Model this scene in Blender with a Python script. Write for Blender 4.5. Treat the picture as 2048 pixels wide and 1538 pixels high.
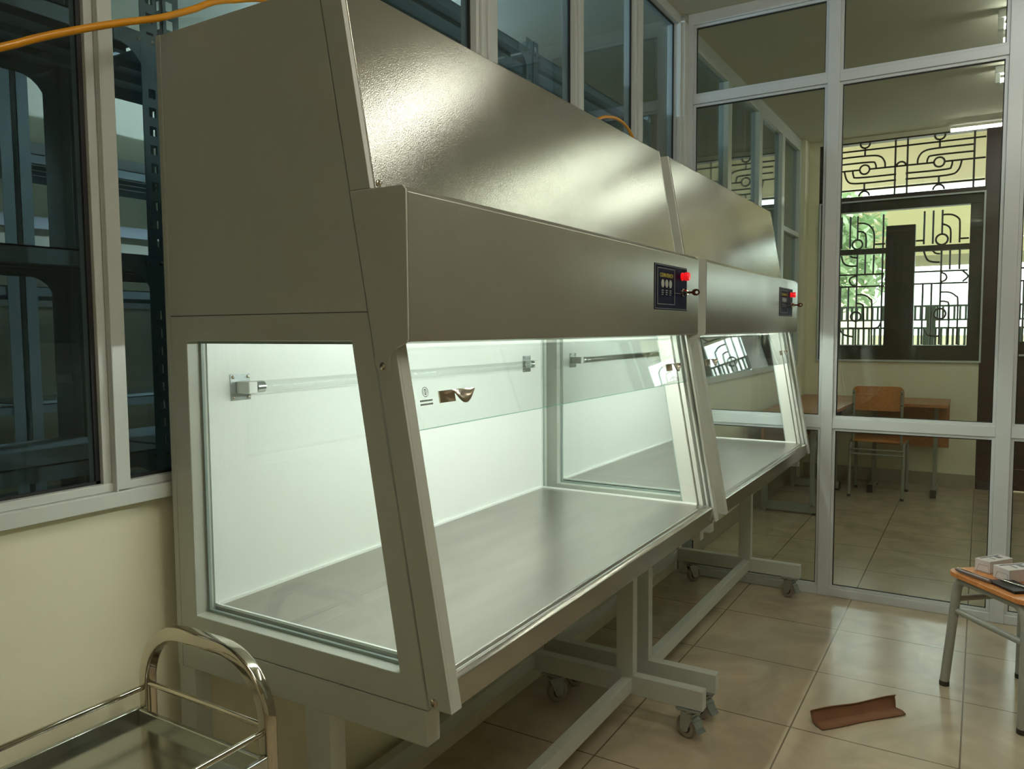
import bpy, bmesh, math, random
from mathutils import Vector, Matrix
random.seed(7)
S = bpy.context.scene
for o in list(bpy.data.objects): bpy.data.objects.remove(o)
COL = S.collection
PI = math.pi

# ---------------------------------------------------------------- camera
cam_d = bpy.data.cameras.new('camera'); cam = bpy.data.objects.new('camera', cam_d); COL.objects.link(cam)
R_ = Vector((0.51701692, -0.85594886, -0.0067123)); U_ = Vector((0.06312813, 0.03030846, 0.99754511)); F_ = Vector((0.85364416, 0.51617143, -0.06970443))
m = Matrix((R_, U_, -F_)).transposed().to_4x4(); m.translation = Vector((0, 0, 1.37))
cam.matrix_world = m
cam_d.sensor_fit = 'HORIZONTAL'; cam_d.sensor_width = 36.0; cam_d.lens = 36.0*1553.8/2048.0
cam_d.clip_start = 0.02; cam_d.clip_end = 200
S.camera = cam

# ---------------------------------------------------------------- world, exposure
w = bpy.data.worlds.new('world'); S.world = w; w.use_nodes = True
bgn = w.node_tree.nodes['Background']
bgn.inputs['Color'].default_value = (0.86, 0.97, 1.0, 1); bgn.inputs['Strength'].default_value = 3.0
S.view_settings.view_transform = 'Standard'; S.view_settings.look = 'None'
S.view_settings.exposure = 0.9; S.view_settings.gamma = 1.0; S.view_settings.use_curve_mapping = False
ROOM_TUBE = 19.0      # emission of the ceiling tubes
CAB_TUBE = 52.0      # emission of the cabinet work lamps

# ---------------------------------------------------------------- materials
def srgb(r, g, b):
    f = lambda c: (c/255/12.92) if c/255 <= 0.04045 else ((c/255+0.055)/1.055)**2.4
    return (f(r), f(g), f(b))
def mat(name, col, rough=0.5, metal=0.0, noise=0.0, nscale=8.0, bump=0.0, bscale=200.0, emis=0.0, spec=0.5, stretch=None, coat=0.0, rnoise=0.0):
    M = bpy.data.materials.new(name); M.use_nodes = True
    nt = M.node_tree; p = nt.nodes['Principled BSDF']
    p.inputs['Base Color'].default_value = (*col, 1); p.inputs['Roughness'].default_value = rough
    p.inputs['Metallic'].default_value = metal
    p.inputs['Specular IOR Level'].default_value = spec
    if coat: p.inputs['Coat Weight'].default_value = coat; p.inputs['Coat Roughness'].default_value = 0.08
    tc = nt.nodes.new('ShaderNodeTexCoord')
    src = tc.outputs['Object']
    if stretch:
        mp = nt.nodes.new('ShaderNodeMapping'); mp.inputs['Scale'].default_value = stretch
        nt.links.new(src, mp.inputs['Vector']); src = mp.outputs['Vector']
    if noise or rnoise:
        n = nt.nodes.new('ShaderNodeTexNoise'); n.inputs['Scale'].default_value = nscale; n.inputs['Detail'].default_value = 5
        nt.links.new(src, n.inputs['Vector'])
        if noise:
            r = nt.nodes.new('ShaderNodeValToRGB')
            r.color_ramp.elements[0].position = 0.3; r.color_ramp.elements[1].position = 0.72
            r.color_ramp.elements[0].color = (*[c*(1-noise) for c in col], 1); r.color_ramp.elements[1].color = (*[min(1, c*(1+noise*0.5)) for c in col], 1)
            nt.links.new(n.outputs['Fac'], r.inputs['Fac']); nt.links.new(r.outputs['Color'], p.inputs['Base Color'])
        if rnoise:
            mr = nt.nodes.new('ShaderNodeMapRange'); mr.inputs['To Min'].default_value = max(0.02, rough-rnoise); mr.inputs['To Max'].default_value = rough+rnoise
            mr.inputs['From Min'].default_value = 0.3; mr.inputs['From Max'].default_value = 0.7
            nt.links.new(n.outputs['Fac'], mr.inputs['Value']); nt.links.new(mr.outputs['Result'], p.inputs['Roughness'])
    if bump:
        n2 = nt.nodes.new('ShaderNodeTexNoise'); n2.inputs['Scale'].default_value = bscale; n2.inputs['Detail'].default_value = 2
        nt.links.new(src, n2.inputs['Vector'])
        b = nt.nodes.new('ShaderNodeBump'); b.inputs['Strength'].default_value = bump; b.inputs['Distance'].default_value = 0.002
        nt.links.new(n2.outputs['Fac'], b.inputs['Height']); nt.links.new(b.outputs['Normal'], p.inputs['Normal'])
    if emis:
        p.inputs['Emission Color'].default_value = (*col, 1); p.inputs['Emission Strength'].default_value = emis
    return M
def glass(name, tint, rough=0.0, ior=1.45, refl=1.0):
    M = bpy.data.materials.new(name); M.use_nodes = True; nt = M.node_tree
    for n in list(nt.nodes): nt.nodes.remove(n)
    out = nt.nodes.new('ShaderNodeOutputMaterial'); mx = nt.nodes.new('ShaderNodeMixShader')
    tr = nt.nodes.new('ShaderNodeBsdfTransparent'); tr.inputs['Color'].default_value = (*tint, 1)
    gl = nt.nodes.new('ShaderNodeBsdfGlossy'); gl.inputs['Roughness'].default_value = rough
    fr = nt.nodes.new('ShaderNodeFresnel'); fr.inputs['IOR'].default_value = ior
    mu = nt.nodes.new('ShaderNodeMath'); mu.operation = 'MULTIPLY'; mu.inputs[1].default_value = refl
    ge = nt.nodes.new('ShaderNodeNewGeometry'); mr = nt.nodes.new('ShaderNodeMapRange')   # same reflectance on both faces of a pane
    mr.inputs['To Min'].default_value = ior; mr.inputs['To Max'].default_value = 1/ior
    nt.links.new(ge.outputs['Backfacing'], mr.inputs['Value']); nt.links.new(mr.outputs['Result'], fr.inputs['IOR'])
    nt.links.new(fr.outputs[0], mu.inputs[0]); nt.links.new(mu.outputs[0], mx.inputs[0])
    nt.links.new(tr.outputs[0], mx.inputs[1]); nt.links.new(gl.outputs[0], mx.inputs[2]); nt.links.new(mx.outputs[0], out.inputs[0])
    return M
def tile_mat(name, col, grout, size, ox, oy, rough, bumpy=True):
    M = bpy.data.materials.new(name); M.use_nodes = True; nt = M.node_tree; p = nt.nodes['Principled BSDF']
    tc = nt.nodes.new('ShaderNodeTexCoord'); mp = nt.nodes.new('ShaderNodeMapping')
    mp.inputs['Location'].default_value = (-ox/size, -oy/size, 0); mp.inputs['Scale'].default_value = (1/size, 1/size, 1)
    nt.links.new(tc.outputs['Object'], mp.inputs['Vector'])
    br = nt.nodes.new('ShaderNodeTexBrick'); br.offset = 0.0; br.squash = 1.0
    br.inputs['Scale'].default_value = 1.0; br.inputs['Brick Width'].default_value = 1.0; br.inputs['Row Height'].default_value = 1.0
    br.inputs['Mortar Size'].default_value = 0.0026/size; br.inputs['Mortar Smooth'].default_value = 0.0; br.inputs['Bias'].default_value = 0
    n = nt.nodes.new('ShaderNodeTexNoise'); n.inputs['Scale'].default_value = 3.2; n.inputs['Detail'].default_value = 9; n.inputs['Distortion'].default_value = 1.6
    nt.links.new(tc.outputs['Object'], n.inputs['Vector'])
    r = nt.nodes.new('ShaderNodeValToRGB'); r.color_ramp.elements[0].position = 0.32; r.color_ramp.elements[1].position = 0.7
    r.color_ramp.elements[0].color = (*[c*0.84 for c in col], 1); r.color_ramp.elements[1].color = (*[c*1.12 for c in col], 1)
    nt.links.new(n.outputs['Fac'], r.inputs['Fac'])
    nt.links.new(mp.outputs[0], br.inputs['Vector'])
    nt.links.new(r.outputs['Color'], br.inputs['Color1']); nt.links.new(r.outputs['Color'], br.inputs['Color2'])
    br.inputs['Mortar'].default_value = (*grout, 1)
    nt.links.new(br.outputs['Color'], p.inputs['Base Color'])
    n3 = nt.nodes.new('ShaderNodeTexNoise'); n3.inputs['Scale'].default_value = 26; n3.inputs['Detail'].default_value = 4
    nt.links.new(tc.outputs['Object'], n3.inputs['Vector'])
    mr = nt.nodes.new('ShaderNodeMapRange'); mr.inputs['To Min'].default_value = rough*0.7; mr.inputs['To Max'].default_value = rough*1.5
    nt.links.new(n3.outputs['Fac'], mr.inputs['Value']); nt.links.new(mr.outputs['Result'], p.inputs['Roughness'])
    b = nt.nodes.new('ShaderNodeBump'); b.inputs['Strength'].default_value = 0.25; b.inputs['Distance'].default_value = 0.001; b.invert = True
    nt.links.new(br.outputs['Fac'], b.inputs['Height']); nt.links.new(b.outputs['Normal'], p.inputs['Normal'])
    return M
def wood(name, a, b_, rough=0.35, scale=(1, 14, 14)):
    M = bpy.data.materials.new(name); M.use_nodes = True; nt = M.node_tree; p = nt.nodes['Principled BSDF']
    tc = nt.nodes.new('ShaderNodeTexCoord'); mp = nt.nodes.new('ShaderNodeMapping'); mp.inputs['Scale'].default_value = scale
    n = nt.nodes.new('ShaderNodeTexNoise'); n.inputs['Scale'].default_value = 3; n.inputs['Detail'].default_value = 6; n.inputs['Distortion'].default_value = 0.8
    r = nt.nodes.new('ShaderNodeValToRGB'); r.color_ramp.elements[0].position = 0.35; r.color_ramp.elements[1].position = 0.65
    r.color_ramp.elements[0].color = (*a, 1); r.color_ramp.elements[1].color = (*b_, 1)
    nt.links.new(tc.outputs['Object'], mp.inputs[0]); nt.links.new(mp.outputs[0], n.inputs['Vector']); nt.links.new(n.outputs['Fac'], r.inputs['Fac'])
    nt.links.new(r.outputs['Color'], p.inputs['Base Color']); p.inputs['Roughness'].default_value = rough
    return M

PAINT = mat('cabinet_paint', srgb(196, 199, 188), 0.38, bump=0.05, bscale=350, noise=0.03, nscale=4)
PAINT_IN = mat('cabinet_inner_white', srgb(232, 236, 230), 0.3)
STEEL_P = mat('satin_steel_panel', srgb(158, 156, 144), 0.125, metal=0.72, noise=0.04, nscale=3.0, bump=0.12, bscale=420, rnoise=0.03)
STEEL_H = mat('satin_hood_steel', srgb(172, 170, 156), 0.2, metal=0.5, noise=0.04, nscale=3.0, bump=0.12, bscale=420, rnoise=0.03)
STEEL_T = mat('brushed_worktop_steel', srgb(166, 161, 152), 0.28, metal=0.9, noise=0.14, nscale=2.5, stretch=(1, 5, 1))
STEEL_E = mat('worktop_edge_steel', srgb(170, 165, 155), 0.18, metal=0.95)
CHROME = mat('polished_steel', srgb(205, 196, 180), 0.07, metal=1.0, noise=0.04, nscale=20)
TRAYM = mat('mirror_tray_steel', srgb(190, 192, 184), 0.16, metal=1.0, noise=0.06, nscale=6)
ZINC = mat('zinc_plated_steel', srgb(190, 198, 198), 0.26, metal=0.9, noise=0.1, nscale=40)
ALU = mat('white_aluminium_profile', srgb(206, 211, 210), 0.3, noise=0.02)
ALU_D = mat('aluminium_profile_pale', srgb(206, 210, 204), 0.32, noise=0.02)
GASKET = mat('black_gasket', (0.012, 0.012, 0.012), 0.6)
RUBBER = mat('dark_rubber', (0.03, 0.025, 0.02), 0.55, noise=0.2, nscale=30)
CREAM = mat('cream_wall_paint', srgb(236, 231, 202), 0.75, noise=0.05, nscale=2.2, bump=0.08, bscale=60)
CEIL = mat('ceiling_paint', srgb(212, 208, 188), 0.85, noise=0.03, nscale=2)
SKIRT = mat('skirting_tile', srgb(170, 160, 138), 0.25, noise=0.1, nscale=12)
FLOOR = tile_mat('beige_stone_tiles', srgb(186, 170, 144), srgb(112, 98, 78), 0.505, 3.211, 0.02, 0.19)
DARKWOOD = wood('dark_stained_wood', srgb(44, 30, 24), srgb(66, 44, 36), 0.4, (2, 2, 10))
MAROON = wood('maroon_door_wood', srgb(52, 26, 22), srgb(70, 38, 32), 0.35, (2, 2, 10))
IRON = mat('painted_iron', srgb(58, 52, 44), 0.5)
BEECH = wood('varnished_beech', srgb(186, 118, 62), srgb(206, 138, 78), 0.3, (3, 20, 20))
DESKW = wood('desk_laminate', srgb(170, 112, 66), srgb(190, 130, 80), 0.32, (2, 12, 12))
GREYTUBE = mat('grey_painted_tube', srgb(150, 150, 138), 0.35)
SHELFM = mat('slate_shelf_enamel', srgb(150, 166, 164), 0.42, noise=0.12, nscale=5)
CARD = mat('brown_cardboard', srgb(128, 88, 58), 0.8, noise=0.1, nscale=18, bump=0.2, bscale=80)
YELLOW = mat('yellow_cable_sheath', srgb(222, 150, 18), 0.35)
NAVY = mat('navy_label_film', srgb(12, 14, 44), 0.45, spec=0.03)
RED = mat('red_button_plastic', srgb(225, 22, 30), 0.25, emis=0.35)
GOLD = mat('yellow_print', srgb(190, 176, 60), 0.5)
PALE = mat('pale_print', srgb(170, 172, 160), 0.5)
INK = mat('grey_ink', srgb(120, 124, 120), 0.6)
WHITEP = mat('white_plastic', srgb(225, 228, 222), 0.4)
CARTON = mat('white_carton', srgb(205, 196, 192), 0.45, noise=0.08, nscale=30)
PRINT = mat('dark_carton_print', srgb(70, 70, 74), 0.4)
BLACKL = mat('black_leather', srgb(24, 20, 24), 0.4)
FILL_WALL = mat('wall_fill_tube', (1.0, 0.97, 0.88), 0.4, emis=66.0)  # for the unseen tube that lifts the cream wall
FILL_REAR = mat('added_rear_fill_tube', (1.0, 0.94, 0.82), 0.4, emis=18.0)  # for the fill tube added behind the camera
TUBE = mat('lit_tube', (0.97, 1.0, 0.95), 0.4, emis=ROOM_TUBE)
TUBE_C = mat('lit_cabinet_tube', (0.90, 1.0, 0.93), 0.4, emis=CAB_TUBE)
TUBE_S = mat('lit_cool_tube', (0.72, 0.88, 1.0), 0.4, emis=100.0)
UVG = glass('clear_quartz_tube', (0.97, 0.98, 0.975), 0.05, 1.35, 1.0)
G_CLEAR = glass('clear_glass', (0.975, 0.99, 0.982), 0.0, 1.5, 1.0)
G_SASH = glass('sash_glass', (0.965, 0.985, 0.972), 0.0, 1.52, 1.2)
G_PART = glass('partition_glass', (0.91, 0.94, 0.90), 0.0, 1.5, 1.0)
G_DARK = glass('dark_tinted_glass', (0.72, 0.80, 0.84), 0.0, 1.5, 1.0)
G_FAR = glass('dusty_window_glass', (0.92, 0.95, 0.925), 0.02, 1.5, 1.0)
OUTW = mat('outside_cream_wall', srgb(232, 222, 190), 0.8, noise=0.05, nscale=1)
OUTW_SHADE = mat('shaded_cream_wall', srgb(150, 138, 98), 0.8, noise=0.08, nscale=1)  # outside cream with shade put into its colour, against overexposure
LEAF = mat('leaf_green', srgb(170, 190, 150), 0.7, noise=0.2, nscale=5)
OUTG = mat('outside_dark_rail', srgb(64, 78, 70), 0.6)
CONC = mat('outside_concrete', srgb(170, 170, 160), 0.8, noise=0.1, nscale=2)

# ---------------------------------------------------------------- mesh helpers
class MB:
    def __init__(s): s.v = []; s.f = []; s.g = []
    def add(s, vs, fs):
        o = len(s.v); s.g.append((o, len(s.f))); s.v += [tuple(v) for v in vs]; s.f += [tuple(i+o for i in f) for f in fs]; return s
    def box(s, x0, x1, y0, y1, z0, z1):
        x0, x1 = min(x0, x1), max(x0, x1); y0, y1 = min(y0, y1), max(y0, y1); z0, z1 = min(z0, z1), max(z0, z1)
        return s.add([(x0,y0,z0),(x1,y0,z0),(x1,y1,z0),(x0,y1,z0),(x0,y0,z1),(x1,y0,z1),(x1,y1,z1),(x0,y1,z1)],
              [(0,3,2,1),(4,5,6,7),(0,1,5,4),(1,2,6,5),(2,3,7,6),(3,0,4,7)])
    def obox(s, c, ax, ay, az, hx, hy, hz):
        c = Vector(c); ax = Vector(ax).normalized()*hx; ay = Vector(ay).normalized()*hy; az = Vector(az).normalized()*hz
        vs = [c+ax*i+ay*j+az*k for k in (-1, 1) for (i, j) in ((-1,-1),(1,-1),(1,1),(-1,1))]
        return s.add(vs, [(0,3,2,1),(4,5,6,7),(0,1,5,4),(1,2,6,5),(2,3,7,6),(3,0,4,7)])
    def prism(s, poly, a0, a1, ax='x'):
        n = len(poly)
        def P(p, a): return (a, p[0], p[1]) if ax == 'x' else ((p[0], a, p[1]) if ax == 'y' else (p[0], p[1], a))
        vs = [P(p, a0) for p in poly]+[P(p, a1) for p in poly]
        return s.add(vs, [tuple(range(n-1, -1, -1)), tuple(range(n, 2*n))]+[(i, (i+1) % n, n+(i+1) % n, n+i) for i in range(n)])
    def ring(s, outer, inner, a0, a1, ax='x'):
        n = len(outer)
        def P(p, a): return (a, p[0], p[1]) if ax == 'x' else ((p[0], a, p[1]) if ax == 'y' else (p[0], p[1], a))
        vs = [P(p, a) for a in (a0, a1) for p in list(outer)+list(inner)]
        f = []
        for i in range(n):
            j = (i+1) % n
            f += [(i, n+i, n+j, j), (2*n+i, 2*n+j, 3*n+j, 3*n+i), (i, j, 2*n+j, 2*n+i), (n+i, 3*n+i, 3*n+j, n+j)]
        return s.add(vs, f)
    def tube(s, pts, r, n=12, closed=False, rz=None, caps=True, sq=1.0):
        """sweep of an ellipse (r across, rz along the second axis) on a path"""
        pts = [Vector(p) for p in pts]; N = len(pts); rz = rz or r
        T = []
        for i in range(N):
            a = pts[(i-1) % N] if (closed or i > 0) else pts[i]; b = pts[(i+1) % N] if (closed or i < N-1) else pts[i]
            T.append((b-a).normalized())
        up = Vector((0, 0, 1)) if abs(T[0].z) < 0.9 else Vector((1, 0, 0))
        u = T[0].cross(up).normalized(); vs = []
        for i in range(N):
            u = (u - T[i]*u.dot(T[i])).normalized(); v = T[i].cross(u)
            for k in range(n):
                a = 2*PI*k/n; ca, sa = math.cos(a), math.sin(a); vs.append(pts[i]+u*math.copysign(abs(ca)**sq, ca)*r+v*math.copysign(abs(sa)**sq, sa)*rz)
        f = []
        for i in range(N if closed else N-1):
            j = (i+1) % N
            for k in range(n): f.append((i*n+k, i*n+(k+1) % n, j*n+(k+1) % n, j*n+k))
        if not closed and caps: f += [tuple(range(n-1, -1, -1)), tuple((N-1)*n+k for k in range(n))]
        return s.add(vs, f)
    def cyl(s, a, b, r, n=20): return s.tube([a, b], r, n)
    def lathe(s, prof, c, axis, n=28):
        """profile of (radius, along) revolved about axis through c"""
        axis = Vector(axis).normalized(); c = Vector(c)
        u = axis.cross(Vector((0, 0, 1)) if abs(axis.z) < 0.9 else Vector((1, 0, 0))).normalized(); v = axis.cross(u)
        vs = []; f = []; m = len(prof)
        for (r, h) in prof:
            for k in range(n):
                a = 2*PI*k/n; vs.append(c+axis*h+(u*math.cos(a)+v*math.sin(a))*max(r, 1e-5))
        for i in range(m-1):
            for k in range(n): f.append((i*n+k, i*n+(k+1) % n, (i+1)*n+(k+1) % n, (i+1)*n+k))
        f += [tuple(range(n-1, -1, -1)), tuple((m-1)*n+k for k in range(n))]
        return s.add(vs, f)
    def build_each(s, name, *a, **k):
        out = []
        for i, (v0, f0) in enumerate(s.g):
            v1, f1 = s.g[i+1] if i+1 < len(s.g) else (len(s.v), len(s.f))
            q = MB(); q.add(s.v[v0:v1], [tuple(x-v0 for x in f) for f in s.f[f0:f1]]); out.append(q.build(name, *a, **k))
        return out
    def build(s, name, m, parent=None, bevel=0.0, smooth=False, seg=2):
        me = bpy.data.meshes.new(name); me.from_pydata(s.v, [], s.f); me.validate()
        bm = bmesh.new(); bm.from_mesh(me); bmesh.ops.recalc_face_normals(bm, faces=bm.faces); bm.to_mesh(me); bm.free()
        me.materials.append(m)
        if smooth:
            for p in me.polygons: p.use_smooth = True
            me.set_sharp_from_angle(angle=math.radians(38))
        o = bpy.data.objects.new(name, me); COL.objects.link(o)
        if parent:
            o.parent = parent
            o.matrix_parent_inverse = Matrix.Identity(4)
            if parent.type == 'EMPTY' or any(abs(c) > 0 for c in root_loc(parent)):
                off = root_loc(parent)
                me.transform(Matrix.Translation(-Vector(off)))
        if bevel:
            b = o.modifiers.new('bevel', 'BEVEL'); b.width = bevel; b.segments = seg; b.limit_method = 'ANGLE'; b.angle_limit = math.radians(35)
            b.harden_normals = True
            for p in me.polygons: p.use_smooth = True
            me.set_sharp_from_angle(angle=math.radians(30))
        return o
def root_loc(o):
    L = Vector((0, 0, 0))
    while o: L += o.location; o = o.parent
    return L
def bez(pts, k=8):
    """Catmull-Rom through points"""
    P = [Vector(p) for p in pts]; out = []
    for i in range(len(P)-1):
        a = P[max(i-1, 0)]; b = P[i]; c = P[i+1]; d = P[min(i+2, len(P)-1)]
        for j in range(k):
            t = j/k; out.append(0.5*((2*b)+(c-a)*t+(2*a-5*b+4*c-d)*t*t+(-a+3*b-3*c+d)*t**3))
    out.append(P[-1]); return out
def tag(o, label, cat, group=None, kind=None):
    o['label'] = label; o['category'] = cat
    if group: o['group'] = group
    if kind: o['kind'] = kind
    return o
def thing(name, loc, label, cat, group=None):
    o = bpy.data.objects.new(name, None); COL.objects.link(o); o.location = loc; o.empty_display_size = 0.05
    return tag(o, label, cat, group)
def struct(o, label, cat='wall'): return tag(o, label, cat, kind='structure')
def copy_tree(o, parent=None):
    c = o.copy(); COL.objects.link(c)
    if parent: c.parent = parent
    for ch in [x for x in bpy.data.objects if x.parent == o]: copy_tree(ch, c)
    return c
def text_mesh(name, txt, size, mt, origin, ex, ey, parent, depth=0.0004):
    cu = bpy.data.curves.new(name, 'FONT'); cu.body = txt; cu.size = size; cu.align_x = 'CENTER'; cu.align_y = 'CENTER'; cu.extrude = depth
    tmp = bpy.data.objects.new(name, cu); COL.objects.link(tmp)
    bpy.context.view_layer.update()
    me = bpy.data.meshes.new_from_object(tmp.evaluated_get(bpy.context.evaluated_depsgraph_get()))
    bpy.data.objects.remove(tmp)
    ex = Vector(ex).normalized(); ey = Vector(ey).normalized(); ez = ex.cross(ey)
    M4 = Matrix((ex, ey, ez)).transposed().to_4x4(); M4.translation = Vector(origin)-root_loc(parent)
    me.transform(M4); me.materials.clear(); me.materials.append(mt); me.name = name
    o = bpy.data.objects.new(name, me); COL.objects.link(o); o.parent = parent
    return o

# ================================================================ ROOM SHELL
XP = 4.17      # glazed partition
YW = 1.455     # glazed side wall (room side)
XF = 7.6       # far wall
ZC = 3.05
fl = MB().box(-3.2, 7.9, -4.2, 4.4, -0.12, 0).build('floor', FLOOR); struct(fl, 'beige glossy stone tile floor', 'floor')
ce = MB().box(-3.2, 7.75, -4.2, 4.4, ZC, ZC+0.12).build('ceiling', CEIL); struct(ce, 'plain off-white painted ceiling', 'ceiling')
struct(MB().box(-3.2, 7.6, 1.46, 1.58, 0, 1.03).build('wall_left', CREAM), 'low cream wall under the tinted glazing')
struct(MB().box(-3.3, -3.2, -4.2, 4.4, 0, ZC).build('wall_back', CREAM), 'cream wall behind the camera')
struct(MB().box(-3.2, 7.75, -4.3, -4.2, 0, ZC).build('wall_right', CREAM), 'cream wall on the open side of the rooms')
# storage room behind the glazing
sb = MB()
sb.box(-3.2, 7.6, 4.15, 4.3, 0, ZC)
struct(sb.build('wall_storage', CREAM), 'cream back wall of the storage room')
for i, z in enumerate((2.30, 1.93, 1.535)):
    struct(MB().box(-0.5, 4.4, 4.11, 4.15, z-0.03, z+0.03).build('trim_%d' % (i+1), ALU), 'pale horizontal rail on the storage room back wall, %s of three' % ('highest', 'middle', 'lowest')[i], 'trim')
# far wall pieces
fw = MB()
fw.box(XF, XF+0.15, 0.017, 1.46, 0, 1.087).box(XF, XF+0.15, 1.31, 1.46, 1.087, ZC).box(XF, XF+0.15, -4.2, -1.45, 0, ZC).box(XF, XF+0.15, -1.45, 1.31, 3.012, ZC)
fw.box(XF, XF+0.15, 1.46, 4.4, 0, ZC)
struct(fw.build('wall_far', CREAM), 'cream far wall with the grilled window')
struct(MB().box(7.42, XF, 1.40, 1.58, 0, ZC).build('wall_column', CREAM), 'narrow cream column where far wall and glazing meet')
struct(MB().box(XF-0.012, XF, 0.02, 1.40, 0, 0.115).build('baseboard_far', SKIRT, bevel=0.002), 'beige tile skirting under the far window', 'baseboard')
struct(MB().box(XP+0.06, 7.42, 1.448, 1.46, 0, 0.115).build('baseboard_left', SKIRT, bevel=0.002), 'beige tile skirting along the low wall behind the partition', 'baseboard')

# ---- glazed side wall (y = 1.455)
def glazed_side():
    root = MB()
    y0, y1 = 1.43, 1.50
    root.box(-3.2, XP-0.02, 1.435, y1, 1.03, 1.06).box(-3.2, XP-0.02, 1.447, y1, 1.06, 1.077)
    root.box(-3.2, XP-0.02, y0+0.005, y1, 3.0, ZC)
    o = root.build('window_1', ALU_D, bevel=0.002); struct(o, 'long tinted glazing band beside the cabinets', 'window')
    def post(x0, x1, nm='mullion', ins=0.0):
        p = MB().box(x0, x1, 1.438, y1, 1.06, 3.0)
        if x1-x0 > 0.07:   # raised cover strip with two flutes
            p.box(x0+0.018, x1-0.018, 1.428, 1.438, 1.06, 3.0)
        if x1-x0 > 0.1:
            p.box(x0+0.045, x1-0.045, 1.420, 1.428, 1.06, 3.0)
        p.build(nm, ALU_D, o, bevel=0.0015)
    # sash stile with stepped face, as seen beside the first cabinet
    s = MB().box(0.866, 0.922, 1.452, y1, 1.065, 3.0)
    s.box(0.886, 0.915, 1.440, 1.452, 1.062, 3.0).box(0.883, 0.887, 1.436, 1.452, 1.045, 3.0)
    s.build('mullion', ALU_D, o, bevel=0.0015)
    for a, b in ((2.17, 2.30), (2.892, 2.966), (3.53, 3.613), (-0.55, -0.47), (-1.9, -1.82)): post(a, b)
    MB().box(4.12, XP+0.06, 1.40, y1, 1.03, 3.0).box(4.11, 4.16, 1.42, 1.44, 1.03, 3.0).build('mullion', ALU_D, o, bevel=0.003)
    for a, b in ((-3.2, -1.9), (-1.82, -0.55), (-0.47, 0.866), (0.922, 2.17), (2.30, 2.892), (2.966, 3.53), (3.613, 4.12)):
        MB().box(a, b, 1.468, 1.474, 1.075, 3.0).build('glass_pane', G_DARK, o)
        MB().box(b-0.009, b, 1.462, 1.468, 1.077, 3.0).box(a, b, 1.462, 1.468, 2.992, 3.0).box(a, b, 1.462, 1.468, 1.077, 1.083).build('gasket', GASKET, o)
glazed_side()
def glazed_side_far():
    y0, y1 = 1.44, 1.50
    o = MB().box(XP+0.06, 7.42, y0, y1, 1.03, 1.077).box(XP+0.06, 7.42, y0, y1, 2.95, ZC).box(6.75, 7.42, y0, y1, 2.185, 2.225).build('window_2', ALU_D, bevel=0.002)
    struct(o, 'tinted glazing band continuing behind the partition', 'window')
    xs = [XP+0.06, 5.076, 5.17, 5.892, 5.995, 6.65, 6.75, 7.40]
    for a, b in ((5.08, 5.165), (5.895, 5.985), (6.655, 6.75), (7.37, 7.42)):
        MB().box(a, b, 1.435, y1, 1.06, 2.95).build('mullion', ALU_D, o, bevel=0.002)
    for a, b in ((XP+0.06, 5.08), (5.165, 5.895), (5.985, 6.655), (6.75, 7.37)):
        MB().box(a, b, 1.466, 1.472, 1.075, 2.95).build('glass_pane', G_DARK, o)
glazed_side_far()

# ---- glazed partition across the room (x = 4.17)
def partition():
    X0, X1 = XP, XP+0.05
    f = MB()
    o = f.box(X0, X1, -4.2, 1.40, 0.0, 0.042).box(X0, X1, -4.2, 1.40, 2.99, ZC).build('wall_partition', ALU, bevel=0.003)
    struct(o, 'white aluminium and glass partition across the room', 'wall')
    posts = [(1.372, 1.425), (0.635, 0.69), (-0.125, -0.066), (-0.90, -0.842), (-1.68, -1.62), (-2.46, -2.40), (-3.24, -3.18)]
    for a, b in posts:
        MB().box(X0-0.004, X1+0.004, a, b, 0.0, 3.0).build('mullion', ALU, o, bevel=0.003)
    ends = posts+[(-4.2, -4.19)]
    for i in range(len(ends)-1):
        b1, b0 = ends[i][0], ends[i+1][1]      # clear opening between two posts
        for (z0, z1) in ((0.865, 0.915), (2.575, 2.618)):
            MB().box(X0, X1, b0, b1, z0, z1).build('rail', ALU, o, bevel=0.003)
        for (z0, z1) in ((0.042, 0.865), (0.915, 2.575), (2.618, 2.99)):
            t = 0.014                              # glazing bead, stepped back from the face
            MB().ring([(b0, z0), (b1, z0), (b1, z1), (b0, z1)], [(b0+t, z0+t), (b1-t, z0+t), (b1-t, z1-t), (b0+t, z1-t)], X0+0.010, X0+0.022).build('glazing_bead', ALU, o, bevel=0.001)
            MB().ring([(b0+t-0.001, z0+t-0.001), (b1-t+0.001, z0+t-0.001), (b1-t+0.001, z1-t+0.001), (b0+t-0.001, z1-t+0.001)], [(b0+t+0.004, z0+t+0.003), (b1-t-0.004, z0+t+0.003), (b1-t-0.004, z1-t-0.005), (b0+t+0.004, z1-t-0.005)], X0+0.018, X0+0.026).build('gasket', GASKET, o)
            MB().box(X0+0.022, X0+0.027, b0+0.005, b1-0.005, z0+0.005, z1-0.005).build('glass_pane', G_PART, o)
partition()

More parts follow.
